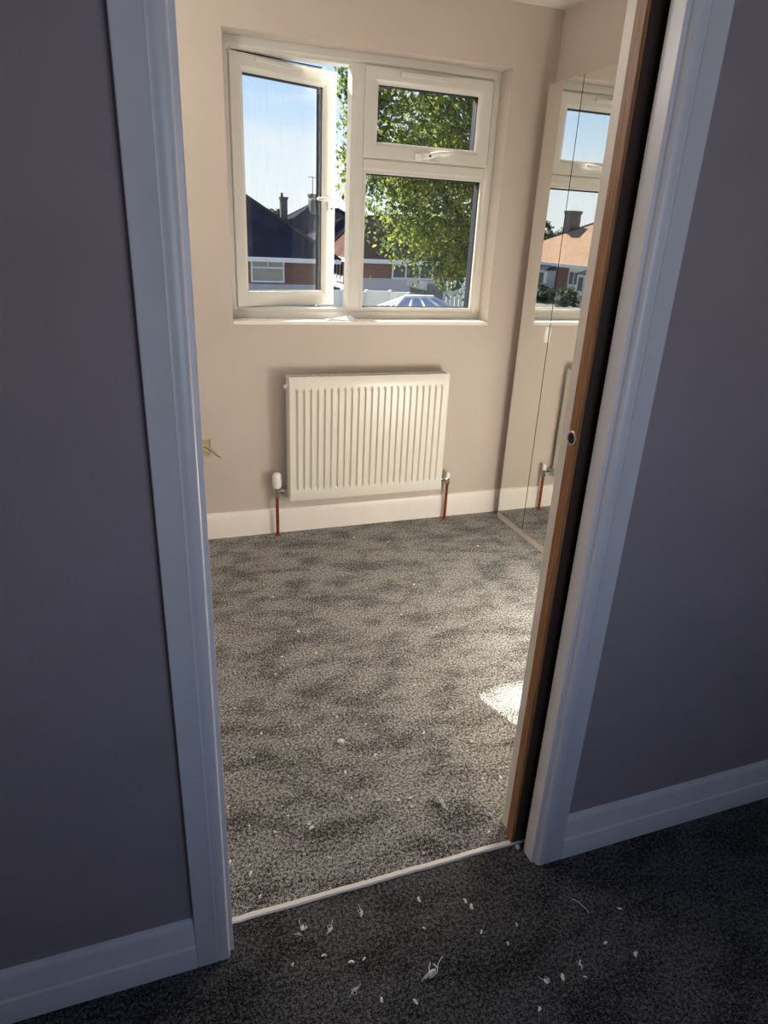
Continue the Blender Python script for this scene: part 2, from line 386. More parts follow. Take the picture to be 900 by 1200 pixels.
# architraves: outline in (x, y), extruded upwards
AP = [(0.0, 0.018), (0.0, 0.0075), (0.0015, 0.0045), (0.004, 0.0022), (0.009, 0.0006), (0.015, 0.0), (0.0210, 0.0010), (0.0245, 0.0026), (0.0252, 0.0026), (0.0258, -0.0006), (0.0270, -0.0008), (0.0290, 0.0002), (0.062, 0.0004), (0.0655, 0.0012), (0.067, 0.004), (0.067, 0.018)]
b = MB().prism([(-s, y) for s, y in AP], 2, -0.005, 2.02)
struct(b.build('trim_architrave_left', M_trim, auto=35), 'white moulded architrave left of the doorway', 'architrave')
b = MB().prism([(0.741 + s, y) for s, y in AP], 2, -0.005, 2.02)
struct(b.build('trim_architrave_right', M_trim, auto=35), 'white moulded architrave right of the doorway', 'architrave')
b = MB().prism([(y, 2.02 + s) for s, y in AP], 0, -0.067, 0.808)
struct(b.build('trim_architrave_top', M_trim, auto=35), 'white moulded architrave over the doorway', 'architrave')

# landing skirting: outline in (y, z)
SP = [(0.018, -0.01), (0.0, -0.01), (0.0, 0.060), (0.0012, 0.0625), (0.0032, 0.0640), (0.0040, 0.066), (0.0060, 0.112), (0.0085, 0.1225), (0.0125, 0.1275), (0.018, 0.129)]
struct(MB().prism(SP, 0, -2.2, -0.0668).build('baseboard_left', M_trim, auto=35), 'white moulded skirting board on the left landing wall', 'skirting')
struct(MB().prism(SP, 0, 0.8078, 2.6).build('baseboard_right', M_trim, auto=35), 'white moulded skirting board on the right landing wall', 'skirting')
# bedroom skirting
SB = [(FW, -0.01), (FW - 0.016, -0.01), (FW - 0.016, 0.098), (FW - 0.0145, 0.104), (FW - 0.013, 0.118), (FW - 0.009, 0.1265), (FW, 0.1287)]
struct(MB().prism(SB, 0, XL, XR).build('baseboard_back', M_trimb, auto=35), 'white skirting board below the radiator', 'skirting')
struct(MB().prism([(XL, -0.01), (XL + 0.016, -0.01), (XL + 0.016, 0.118), (XL, 0.1287)], 1, YN, FW - 0.016).build('baseboard_side', M_trimb), 'white skirting board on the left bedroom wall', 'skirting')

# ------------------------------------------------------------------ window
YF = FW + 0.10       # inner face of the window frame
wn = thing('window_1', (0.95, YF, WZ0)); struct(wn, 'white three-light upvc window with the left casement open', 'window')
# outer frame with a raised inner lip
OP = [(0.0, YF + 0.07), (0.0, YF), (0.004, YF - 0.002), (0.030, YF - 0.002), (0.036, YF + 0.004), (0.046, YF + 0.006), (0.046, YF + 0.07)]
fr = MB().ring(WX0, WX1, WZ0 + 0.012, WZ1, OP).build('outer_frame', M_upvc, wn, auto=30)
mullx0, mullx1 = 0.876, 0.946
MP = lambda a, b_: [(a, YF + 0.07), (a, YF + 0.006), (a + 0.010, YF + 0.004), (a + 0.016, YF - 0.002), (b_ - 0.016, YF - 0.002), (b_ - 0.010, YF + 0.004), (b_, YF + 0.006), (b_, YF + 0.07)]
MB().prism(MP(mullx0, mullx1), 2, WZ0 + 0.05, WZ1 - 0.040).build('mullion', M_upvc, wn, auto=30)
TZ0, TZ1 = 1.664, 1.730
MB().prism([(y, z) for z, y in MP(TZ0, TZ1)], 0, mullx1 - 0.012, WX1 - 0.040).build('transom', M_upvc, wn, auto=30)
# fixed light: glazing bead, gasket, double glazed unit
def spacer(parent, x0, x1, z0, z1, y0, off=0.0):
    g = MB().ring(x0 - 0.004, x1 + 0.004, z0 - 0.004, z1 + 0.004, [(0.0, y0), (0.0050, y0), (0.0075, y0 + 0.005), (0.0075, y0 + 0.046), (0.0, y0 + 0.046)])
    return g.build('glazing_gasket', M_gask, parent)
def pane(parent, x0, x1, z0, z1, y0):
    p = MB().box(x0, x1, y0, y0 + 0.004, z0, z1).build('glass_pane', M_glass, parent)
    return p
fx0, fx1, fz0, fz1 = mullx1 + 0.004, WX1 - 0.060, WZ0 + 0.072, TZ0 - 0.002
bead = MB().ring(mullx1 - 0.004, WX1 - 0.042, WZ0 + 0.054, TZ0 + 0.006, [(0.0, YF + 0.03), (0.0, YF + 0.004), (0.006, YF + 0.003), (0.010, YF + 0.008), (0.010, YF + 0.03)]).build('glazing_bead', M_upvc, wn, auto=30)
fpx0, fpx1, fpz0, fpz1 = mullx1 + 0.006, WX1 - 0.052, WZ0 + 0.064, TZ0 - 0.004
spacer(wn, fpx0, fpx1, fpz0, fpz1, YF + 0.020)
pane(wn, fpx0, fpx1, fpz0, fpz1, YF + 0.020); pane(wn, fpx0, fpx1, fpz0, fpz1, YF + 0.040)
# sash profile: (inset, y) relative to its own face
def sash(name, x0, x1, z0, z1, yf, origin):
    P = [(0.0, yf + 0.05), (0.0, yf + 0.003), (0.003, yf), (0.042, yf), (0.050, yf + 0.004), (0.062, yf + 0.012), (0.064, yf + 0.016), (0.064, yf + 0.05)]
    return MB().ring(x0, x1, z0, z1, P).build(name, M_upvc, wn, auto=30, origin=origin)
# top-hung vent
vx0, vx1, vz0, vz1 = 0.930, 1.535, 1.722, 2.066
vs_ = sash('vent_sash', vx0, vx1, vz0, vz1, YF - 0.012, (vx0, YF, vz1))
spacer(vs_, vx0 + 0.062, vx1 - 0.062, vz0 + 0.062, vz1 - 0.062, YF + 0.006)
pane(vs_, vx0 + 0.062, vx1 - 0.062, vz0 + 0.062, vz1 - 0.062, YF + 0.008); pane(vs_, vx0 + 0.062, vx1 - 0.062, vz0 + 0.062, vz1 - 0.062, YF + 0.028)
MB().box(1.085, 1.335, YF - 0.024, YF - 0.011, 2.036, 2.056).build('trickle_vent', M_upvc, vs_, bevel=0.004)
# cockspur handle of the vent: base, nose and lever
hb = MB().box(1.195, 1.245, YF - 0.020, YF - 0.011, 1.728, 1.758).build('handle', M_plast, vs_, bevel=0.003)
MB().tube([(1.205, YF - 0.024, 1.738), (1.240, YF - 0.034, 1.747), (1.285, YF - 0.040, 1.760), (1.350, YF - 0.040, 1.765)], [0.011, 0.012, 0.009, 0.006], 10).build('handle_lever', M_plast, vs_, smooth=True)
MB().box(1.168, 1.205, YF - 0.026, YF - 0.012, 1.724, 1.752).build('handle_nose', M_plast, vs_, bevel=0.004)
MB().cyl((1.232, YF - 0.050, 1.744), (1.232, YF - 0.030, 1.744), 0.004, n=10).build('handle_lock', M_gask, vs_)
# side-hung casement, standing open
cx0, cx1, cz0, cz1 = 0.362, 0.880, 1.082, 2.056
ca = sash('casement_sash', cx0, cx1, cz0, cz1, YF - 0.010, (cx0, YF - 0.008, cz0))
ci = 0.062
spacer(ca, cx0 + ci, cx1 - ci, cz0 + ci, cz1 - ci, YF + 0.008)
pane(ca, cx0 + ci, cx1 - ci, cz0 + ci, cz1 - ci, YF + 0.010); pane(ca, cx0 + ci, cx1 - ci, cz0 + ci, cz1 - ci, YF + 0.030)
MB().box(0.475, 0.70, YF - 0.022, YF - 0.009, 2.030, 2.049).build('trickle_vent', M_upvc, ca, bevel=0.004)
hz = 1.545
MB().box(cx1 - 0.044, cx1 - 0.010, YF - 0.019, YF - 0.009, hz - 0.045, hz + 0.020).build('handle_base', M_plast, ca, bevel=0.004)
MB().tube([(cx1 - 0.020, YF - 0.024, hz), (cx1 - 0.055, YF - 0.036, hz + 0.002), (cx1 - 0.115, YF - 0.040, hz + 0.002)], [0.011, 0.010, 0.007], 10).build('handle_lever', M_plast, ca, smooth=True)
MB().box(cx1 - 0.012, cx1 + 0.006, YF - 0.022, YF - 0.008, hz - 0.03, hz - 0.004).build('handle_nose', M_plast, ca, bevel=0.003)
MB().cyl((cx1 - 0.027, YF - 0.022, hz - 0.035), (cx1 - 0.027, YF - 0.016, hz - 0.035), 0.004, n=10).build('handle_lock', M_gask, ca)
ca.rotation_euler = (0, 0, math.radians(19.0))
# friction stay on the top of the open casement (dark arm)
MB().prism([(0.395, YF + 0.020), (0.40, YF + 0.012), (0.775, YF + 0.118), (0.772, YF + 0.130)], 2, 2.0575, 2.0605).build('friction_stay', M_gask, wn)
MB().prism([(0.395, YF + 0.020), (0.40, YF + 0.012), (0.775, YF + 0.118), (0.772, YF + 0.130)], 2, 1.0725, 1.0755).build('friction_stay', M_gask, wn)
# window board: plastered sill
MB().box(WX0, WX1, FW - 0.004, YF + 0.03, WZ0 - 0.004, WZ0 + 0.012).build('window_board', M_trimb, wn, bevel=0.002)

# folded paper on the sill
b = MB()
z0 = WZ0 + 0.0125
b.add([(0.735, FW + 0.004, z0), (0.905, FW + 0.006, z0), (0.860, FW + 0.075, z0), (0.760, FW + 0.062, z0),
       (0.770, FW + 0.016, z0 + 0.010), (0.875, FW + 0.045, z0 + 0.022)],
      [(0, 1, 2, 3), (0, 4, 3), (0, 1, 4), (1, 5, 4), (1, 2, 5), (2, 3, 4, 5)])
tag(b.build('folded_paper', M_paper), 'small folded white paper lying on the window sill', 'paper')

# ------------------------------------------------------------------ radiator
RX, RZ, RW, RH = 0.5499, 0.196, 0.80, 0.60
RY = FW - 0.10
rad = thing('radiator', (RX + RW / 2, FW - 0.05, RZ))
tag(rad, 'white fluted panel radiator on the wall under the window', 'radiator')
def radpanel(yf, sign):
    b = MB(); xs = []; m_ = 0.022; k = 23; pitch = (RW - 2 * m_) / k
    xs = [(0.0, 0.0), (0.004, 0.0), (m_ * 0.6, 0.0)]
    for i in range(k):
        x0 = m_ + i * pitch
        if i < k:
            xs += [(x0 + pitch * 0.14, 0.0), (x0 + pitch * 0.26, 1.0), (x0 + pitch * 0.50, 1.0), (x0 + pitch * 0.64, 0.0), (x0 + pitch * 0.98, 0.0)]
    xs += [(RW - m_ * 0.5, 0.0), (RW - 0.004, 0.0), (RW, 0.0)]
    zs = [(0.0, 0.0), (0.012, 0.0), (0.048, 0.0), (0.058, 0.35), (0.068, 1.0), (0.532, 1.0), (0.542, 0.35), (0.552, 0.0), (0.588, 0.0), (0.60, 0.0)]
    nx, nzv = len(xs), len(zs); D = 0.0115
    for z, wz in zs:
        for x, wx in xs:
            e_ = 0.0035 if (x < 0.002 or x > RW - 0.002 or z < 0.002 or z > RH - 0.002) else 0.0
            b.v.append((RX + x, yf + sign * (D * wx * wz + e_), RZ + z))
    for j in range(nzv - 1):
        for i in range(nx - 1):
            b.f.append((j * nx + i, j * nx + i + 1, (j + 1) * nx + i + 1, (j + 1) * nx + i))
    o_ = len(b.v)
    # back sheet closes the pressed panel
    c_ = [(0, 0), (RW, 0), (RW, RH), (0, RH)]
    for x, z in c_: b.v.append((RX + x, yf + sign * 0.014, RZ + z))
    b.f.append((o_, o_ + 1, o_ + 2, o_ + 3))
    corners = [0, nx - 1, nzv * nx - 1, (nzv - 1) * nx]
    bot = list(range(nx)); topr = list(range((nzv - 1) * nx, nzv * nx)); lef = [j * nx for j in range(nzv)]; rig = [j * nx + nx - 1 for j in range(nzv)]
    b.f.append(tuple(bot) + (o_ + 1, o_)); b.f.append(tuple(topr[::-1]) + (o_ + 3, o_ + 2)); b.f.append(tuple(lef[::-1]) + (o_, o_ + 3)); b.f.append(tuple(rig) + (o_ + 2, o_ + 1))
    return b
radpanel(RY, 1).build('front_panel', M_rad, rad, auto=20)
# convector body behind
MB().box(RX + 0.012, RX + RW - 0.012, RY + 0.016, RY + 0.060, RZ + 0.03, RZ + RH - 0.02).build('convector', M_radin, rad)
# side covers
for xa, xb_ in ((RX - 0.002, RX + 0.004), (RX + RW - 0.004, RX + RW + 0.002)):
    MB().box(xa, xb_, RY + 0.010, RY + 0.062, RZ + 0.018, RZ + RH - 0.002).build('side_panel', M_rad, rad, bevel=0.002)
# top grille: rim and slats
g = MB().box(RX, RX + RW, RY + 0.004, RY + 0.010, RZ + RH - 0.012, RZ + RH + 0.003); g.box(RX, RX + RW, RY + 0.056, RY + 0.063, RZ + RH - 0.012, RZ + RH + 0.003)
g.build('top_grille_rim', M_rad, rad, bevel=0.0015)
sl = MB().box(-0.0025, 0.0025, RY + 0.010, RY + 0.056, RZ + RH - 0.006, RZ + RH + 0.0015)
first = None
nsl = 56
for i in range(nsl):
    x = RX + 0.012 + (RW - 0.024) * i / (nsl - 1)
    if first is None:
        first = sl.build('grille_slat', M_rad, rad, origin=(0, FW - 0.05, RZ)); first.location.x = x - (RX + RW / 2)
    else:
        q = first.copy(); C.objects.link(q); q.parent = rad; q.location.x = x - (RX + RW / 2)
# bleed valve at the upper left
MB().lathe((RX - 0.002, RY + 0.030, RZ + RH - 0.045), (-1, 0, 0), [(0, 0.012), (0.008, 0.012), (0.010, 0.008), (0.016, 0.007)], 12).build('bleed_valve', M_plast, rad, auto=35)
# wall brackets
for x in (RX + 0.13, RX + RW - 0.15):
    MB().box(x, x + 0.03, RY + 0.060, FW - 0.002, RZ + 0.08, RZ + RH - 0.06).build('bracket', M_rad, rad)
# thermostatic valve (left) and lockshield (right), with copper tails
VL = (0.4985, FW - 0.045); VR = (1.4090, FW - 0.045); vz = 0.232
def tail(x, y, zt):
    return MB().cyl((x, y, -0.004), (x, y, zt), 0.0078, n=14).build('copper_pipe', M_copper, rad, smooth=False, auto=50)
tail(*VL, vz - 0.02); tail(*VR, vz - 0.02)
for (x, y) in (VL, VR):
    MB().lathe((x, y, -0.002), (0, 0, 1), [(0, 0.0145), (0.006, 0.0145), (0.010, 0.009)], 14).build('pipe_collar', M_copper, rad, auto=40)
tv = MB().lathe((VL[0], VL[1], vz - 0.030), (0, 0, 1), [(0, 0.0125), (0.014, 0.0125), (0.016, 0.0095), (0.040, 0.0095), (0.043, 0.0135), (0.050, 0.0135)], 14); tv.cyl((VL[0], VL[1], vz), (RX + 0.006, VL[1], vz), 0.0085, n=12); tv.cyl((VL[0] + 0.018, VL[1], vz), (VL[0] + 0.032, VL[1], vz), 0.0125, n=6)
tv.build('valve_body', M_chrome, rad, auto=40)
MB().lathe((VL[0], VL[1], vz + 0.020), (0, 0, 1), [(0, 0.016), (0.006, 0.021), (0.024, 0.0235), (0.046, 0.0235), (0.049, 0.0215), (0.053, 0.0228), (0.070, 0.020), (0.077, 0.015), (0.079, 0.008)], 18).build('valve_head', M_plast, rad, auto=30)
rv = MB().lathe((VR[0], VR[1], vz - 0.030), (0, 0, 1), [(0, 0.0125), (0.014, 0.0125), (0.016, 0.0095), (0.036, 0.0095)], 14); rv.cyl((RX + RW - 0.006, VR[1], vz), (VR[0], VR[1], vz), 0.0085, n=12); rv.cyl((VR[0] - 0.032, VR[1], vz), (VR[0] - 0.018, VR[1], vz), 0.0125, n=6)
rv.build('valve_body', M_chrome, rad, auto=40)
MB().lathe((VR[0], VR[1], vz + 0.006), (0, 0, 1), [(0, 0.0125), (0.020, 0.0115), (0.030, 0.009), (0.033, 0.004)], 14).build('valve_cap', M_plast, rad, auto=30)

# ------------------------------------------------------------------ unfinished wall socket with a loose cable
so = thing('socket_box', (0.165, FW, 0.43)); tag(so, 'open beige socket box in the wall left of the radiator', 'socket box')
MB().ring(0.128, 0.204, 0.432, 0.508, [(0.0, FW), (0.0, FW - 0.008), (0.002, FW - 0.010), (0.006, FW - 0.010), (0.006, FW)]).build('box_rim', M_beige, so)
MB().box(0.133, 0.199, FW - 0.003, FW - 0.0005, 0.437, 0.503).build('box_back', M_beige, so)
MB().tube([(0.135, FW - 0.003, 0.488), (0.145, FW - 0.020, 0.486), (0.165, FW - 0.032, 0.482), (0.190, FW - 0.040, 0.468), (0.212, FW - 0.044, 0.448), (0.226, FW - 0.046, 0.434)], 0.0050, 8).build('cable', M_steel, so, smooth=True)
MB().tube([(0.224, FW - 0.0457, 0.436), (0.240, FW - 0.048, 0.424)], 0.0022, 6).build('bare_wire', M_copper, so)

# ------------------------------------------------------------------ mirrored wardrobe doors
MX = 1.705; MY1 = 2.000; PW = 0.262; MZ0, MZ1 = 0.036, 2.042
wd = thing('mirrored_wardrobe', (MX + 0.045, MY1 - 2 * PW, 0.0))
tag(wd, 'wardrobe with tall frameless folding mirror doors on the right wall', 'wardrobe')
MB().box(MX + 0.022, XR - 0.001, MY1 - 4 * PW, MY1, 0.0, MZ1 + 0.002).build('carcass', M_plinth, wd, bevel=0.001)
MB().box(MX + 0.002, MX + 0.022, MY1 - 4 * PW, MY1, 0.001, MZ0 - 0.002).build('plinth', M_plinth, wd, bevel=0.001)
for i in range(4):
    ya = MY1 - i * PW - 0.0026; yb = MY1 - (i + 1) * PW + 0.0026
    dr = MB().box(MX + 0.004, MX + 0.021, yb, ya, MZ0, MZ1).build('door', M_mirredge, wd)
    MB().box(MX, MX + 0.004, yb, ya, MZ0, MZ1).build('mirror_glass', M_mirror, dr)
hd = MB().box(MX - 0.012, MX - 0.0003, MY1 - PW + 0.004, MY1 - PW + 0.022, 0.985, 1.055).build('door_clip', M_plast, wd, bevel=0.002)

# ------------------------------------------------------------------ sliding pocket door
DX = 0.707; DY0, DY1 = 0.073, 0.099
dd = thing('sliding_door', (1.08, 0.086, 0.0)); dd['kind'] = 'structure'; dd.name = 'door_1'
dd['label'] = 'oak edged sliding pocket door pushed back into the wall'
MB().box(DX + 0.008, 1.46, DY0, DY1, 0.010, 1.99).build('door_leaf', M_doorface, dd)
MB().box(DX, DX + 0.008, DY0 - 0.0006, DY1 + 0.0006, 0.010, 1.99).build('oak_edge', M_oak, dd, bevel=0.0012)
fpz = 1.069; fy = 0.0865
fp = MB().lathe((DX + 0.0005, fy, fpz), (-1, 0, 0), [(0, 0.0150), (0.0022, 0.0150), (0.0032, 0.0138), (0.0032, 0.0108), (0.0012, 0.0102)], 28).build('finger_pull', M_steel, dd, auto=40)
MB().lathe((DX - 0.0005, fy, fpz), (-1, 0, 0), [(0, 0.0106), (0.0012, 0.0106)], 28).build('pull_cup', M_dark, fp)
MB().lathe((0.722, 0.0625, 0.0), (0, 0, 1), [(-0.004, 0.006), (0.006, 0.006), (0.009, 0.004), (0.010, 0.001)], 12).build('floor_guide', M_plinth, dd, auto=40)

# ------------------------------------------------------------------ lint on the carpets
def lint_mesh(seed, kind):
    rnd = random.Random(seed); b = MB()
    if kind == 'tuft':
        for _ in range(3):
            cx_, cy_ = rnd.uniform(-.005, .005), rnd.uniform(-.004, .004); n = 6; vs = [(cx_, cy_, rnd.uniform(.003, .006))]
            for k in range(n):
                r_ = rnd.uniform(.0015, .0050); t = 6.283 * k / n; vs.append((cx_ + r_ * math.cos(t), cy_ + r_ * math.sin(t), rnd.uniform(.0005, .003)))
            vs.append((cx_, cy_, -.001)); b.add(vs, [(0, 1 + k, 1 + (k + 1) % n) for k in range(n)] + [(n + 1, 1 + (k + 1) % n, 1 + k) for k in range(n)])
        for _ in range(4):
            c = Vector((rnd.uniform(-.004, .004), rnd.uniform(-.004, .004), .003)); a = rnd.uniform(0, 6.28); p2 = c.copy(); pts = [c]
            for _ in range(3):
                a += rnd.uniform(-.9, .9); p2 = p2 + Vector((math.cos(a), math.sin(a), rnd.uniform(-.2, .2))) * .0035; pts.append(p2.copy())
            b.tube(pts, .0005, 4)
    elif kind == 'thread':
        p = Vector((0, 0, .002)); a = rnd.uniform(0, 6.28); pts = [p.copy()]
        for _ in range(8):
            a += rnd.uniform(-.5, .5); p = p + Vector((math.cos(a), math.sin(a), 0)) * .006; pts.append(Vector((p.x, p.y, rnd.uniform(.0015, .004))))
        b.tube(pts, .0007, 5)
    else:
        n = 7; vs = [(0, 0, .004)]
        for k in range(n):
            r = rnd.uniform(.0018, .0065); t = 6.283 * k / n
            vs.append((r * math.cos(t), r * math.sin(t), rnd.uniform(.0005, .0025)))
        vs.append((0, 0, -.001))
        b.add(vs, [(0, 1 + k, 1 + (k + 1) % n) for k in range(n)] + [(n + 1, 1 + (k + 1) % n, 1 + k) for k in range(n)])
    return b
protos = {}
def lint(kind, var, x, y, rz, sc, label, group):
    key = (kind, var)
    nm = {'tuft': 'lint_tuft', 'thread': 'loose_thread', 'flake': 'lint_flake'}[kind]
    if key not in protos:
        o = lint_mesh(hash(kind) % 97 + var if False else {'tuft': 11, 'thread': 31, 'flake': 51}[kind] + var, kind).build(nm, M_lint); protos[key] = o
    else:
        o = protos[key].copy(); C.objects.link(o)
    o.location = (x, y, 0.0006); o.rotation_euler = (0, 0, rz); sc *= 0.62 if kind == 'thread' else 1.0
    o.scale = (sc * 1.55, sc * 0.95, sc * 1.4)
    tag(o, label, 'lint', group)
    return o
LINT = [('t', 0, 0.597, 0.252, 1.88, 1.9, 1), ('t', 2, 0.399, 0.55, 2.46, 1.6, 2), ('t', 0, 0.394, -0.162, 0.56, 1.9, 3), ('f', 2, 0.414, -0.063, 5.69, 0.51, 0), ('f', 0, 0.428, 0.007, 1.38, 0.86, 0), ('f', 1, 0.53, -0.031, 4.83, 0.74, 0), ('f', 1, 0.539, -0.048, 1.33, 0.87, 0), ('t', 2, 0.159, 0.017, 5.0, 1.07, 0), ('t', 0, 0.216, -0.005, 1.02, 1.03, 0), ('t', 2, 0.236, 0.286, 5.96, 0.85, 0), ('f', 1, 0.24, 0.273, 0.54, 0.88, 0), ('f', 2, 0.148, 0.288, 2.41, 0.77, 0), ('f', 0, 0.189, 0.329, 2.94, 0.61, 0), ('f', 2, 0.089, 0.325, 5.21, 0.54, 0), ('t', 1, 0.069, 0.208, 3.55, 0.75, 0), ('f', 2, 0.071, 0.186, 1.21, 0.9, 0), ('f', 1, 0.261, 0.174, 2.67, 0.69, 0), ('f', 1, 0.367, 0.337, 1.61, 0.57, 0), ('t', 0, 0.433, 0.308, 0.29, 1.03, 0), ('f', 1, 0.484, 0.293, 3.22, 0.78, 0), ('f', 2, 0.512, 0.263, 2.13, 0.79, 0), ('f', 0, 0.52, 0.291, 0.41, 0.95, 0), ('h', 0, 0.453, 0.222, 3.94, 1.15, 0), ('h', 1, 0.219, 0.382, 1.71, 1.15, 0), ('f', 2, 0.138, 0.562, 3.65, 0.66, 0), ('t', 0, 0.777, 0.439, 5.61, 0.97, 0), ('t', 0, 0.652, 0.518, 4.39, 0.79, 0), ('f', 2, 0.494, 0.605, 3.82, 0.62, 0), ('f', 1, 0.784, 0.605, 5.79, 0.61, 0), ('f', 0, 0.745, 0.297, 0.27, 0.63, 0), ('f', 1, 0.794, 0.286, 4.56, 0.81, 0), ('t', 0, 0.705, 0.174, 2.0, 1.09, 0), ('f', 0, 0.488, 0.116, 4.81, 0.64, 0), ('f', 2, 0.674, 0.126, 4.22, 0.68, 0), ('f', 2, 0.083, 0.122, 1.19, 0.53, 0), ('t', 0, 0.293, 0.013, 1.55, 0.91, 0), ('f', 0, 0.427, 0.003, 2.05, 0.77, 0), ('t', 0, 0.147, 0.007, 2.82, 0.75, 0), ('f', 1, 0.188, -0.055, 6.18, 0.66, 0), ('f', 1, 0.239, -0.086, 6.09, 0.76, 0), ('f', 0, 0.267, -0.086, 0.7, 0.69, 0), ('f', 2, 0.121, -0.053, 1.05, 0.53, 0), ('t', 0, 0.228, -0.141, 3.76, 0.99, 0), ('f', 2, 0.275, -0.176, 1.54, 0.75, 0), ('f', 0, 0.34, -0.202, 5.18, 0.95, 0), ('f', 1, 0.532, -0.109, 4.04, 0.63, 0), ('f', 0, 0.616, -0.117, 1.5, 0.59, 0), ('f', 0, 0.576, -0.149, 1.36, 0.68, 0), ('t', 2, 0.613, -0.246, 5.51, 0.91, 0), ('f', 1, 0.652, -0.249, 1.16, 0.87, 0), ('t', 1, 0.702, -0.237, 1.5, 0.76, 0), ('f', 0, 0.695, -0.263, 2.59, 0.59, 0), ('f', 1, 0.784, -0.215, 0.32, 0.62, 0), ('f', 2, 0.832, -0.256, 0.72, 0.92, 0), ('f', 2, 0.57, -0.289, 4.05, 0.76, 0), ('h', 2, 0.79, -0.144, 4.62, 1.15, 0), ('f', 0, 0.864, -0.156, 2.67, 0.72, 0), ('f', 2, 0.361, 1.452, 5.58, 1.01, 0), ('f', 1, 0.407, 1.173, 1.84, 0.92, 0), ('f', 2, 0.436, 1.02, 1.95, 0.71, 0), ('f', 0, 0.762, 1.421, 4.06, 0.76, 0), ('f', 1, 0.831, 1.186, 2.1, 0.81, 0), ('f', 1, 0.934, 1.06, 0.46, 0.68, 0), ('f', 2, 0.973, 1.404, 4.14, 1.03, 0), ('f', 2, 1.231, 1.361, 0.79, 0.57, 0), ('f', 2, 1.431, 1.689, 5.31, 1.03, 0), ('f', 2, 0.313, 1.027, 3.94, 0.89, 0), ('f', 2, 0.273, 0.934, 2.5, 0.76, 0), ('f', 0, 0.276, 0.875, 1.31, 0.68, 0), ('f', 2, 0.714, 0.745, 5.43, 0.57, 0), ('f', 1, 0.788, 0.6, 5.44, 0.55, 0), ('f', 0, 0.417, 0.664, 1.0, 0.75, 0), ('f', 2, 0.176, 0.654, 4.8, 0.77, 0), ('f', 2, 0.115, 0.794, 2.73, 0.71, 0), ('f', 2, 0.432, 1.136, 3.69, 0.54, 0), ('f', 1, 0.86, 1.932, 3.77, 0.79, 0), ('f', 1, 1.011, 1.844, 0.49, 0.62, 0), ('f', 0, 0.896, 0.909, 1.84, 0.9, 0), ('f', 0, 0.047, 0.404, 0.53, 0.66, 0), ('f', 1, 0.029, 0.233, 1.27, 0.74, 0), ('f', 1, 0.377, 0.431, 1.45, 0.94, 0), ('f', 1, 0.48, 0.471, 0.59, 0.72, 0), ('f', 2, 0.293, 0.66, 4.95, 0.55, 0), ('h', 1, 0.09, 0.517, 3.18, 1.15, 0)]
KN = {'t': 'tuft', 'f': 'flake', 'h': 'thread'}; PLACE = {True: 'landing', False: 'bedroom'}
BIG = {1: 'long white lint tuft near the foot of the oak door edge', 2: 'pale lint tuft in the middle of the bedroom carpet', 3: 'largest fluffy white lint tuft on the dark landing carpet'}
WORD = {'t': 'small frayed tuft of lint', 'f': 'tiny white fleck of lint', 'h': 'thin loose pale thread'}
ORD = ['leftmost', 'second from the left', 'third from the left', 'fourth from the left', 'fifth from the left', 'sixth from the left', 'rightmost']
RANK = {}
for pk in (True, False):
    for kk in 'th':
        row = sorted((q for q in LINT if q[0] == kk and not q[6] and (q[3] < 0.08) == pk), key=lambda q: (q[2] + 0.064) / (q[3] + 0.96))
        for i, q in enumerate(row): RANK[q] = ORD[-1] if i == len(row) - 1 and i else ORD[i]
for row in LINT:
    k, v, x, y, rz, sc, big = row
    pl_ = PLACE[y < 0.08]
    lab = BIG[big] if big else WORD[k] + ' lying on the ' + pl_ + ' carpet' + (', ' + RANK[row] if row in RANK else '')
    lint(KN[k], v, x, y, rz, sc, lab, None if big else {'t': 'frayed lint tufts', 'f': 'flecks of lint', 'h': 'loose threads'}[k] + ' on the ' + pl_ + ' carpet')

# ------------------------------------------------------------------ outside
GZ = -2.7
struct(MB().box(-90, 120, FW + 1.0, 260, GZ - 0.3, GZ).build('ground', M_grass), 'gardens and ground outside the window', 'ground')

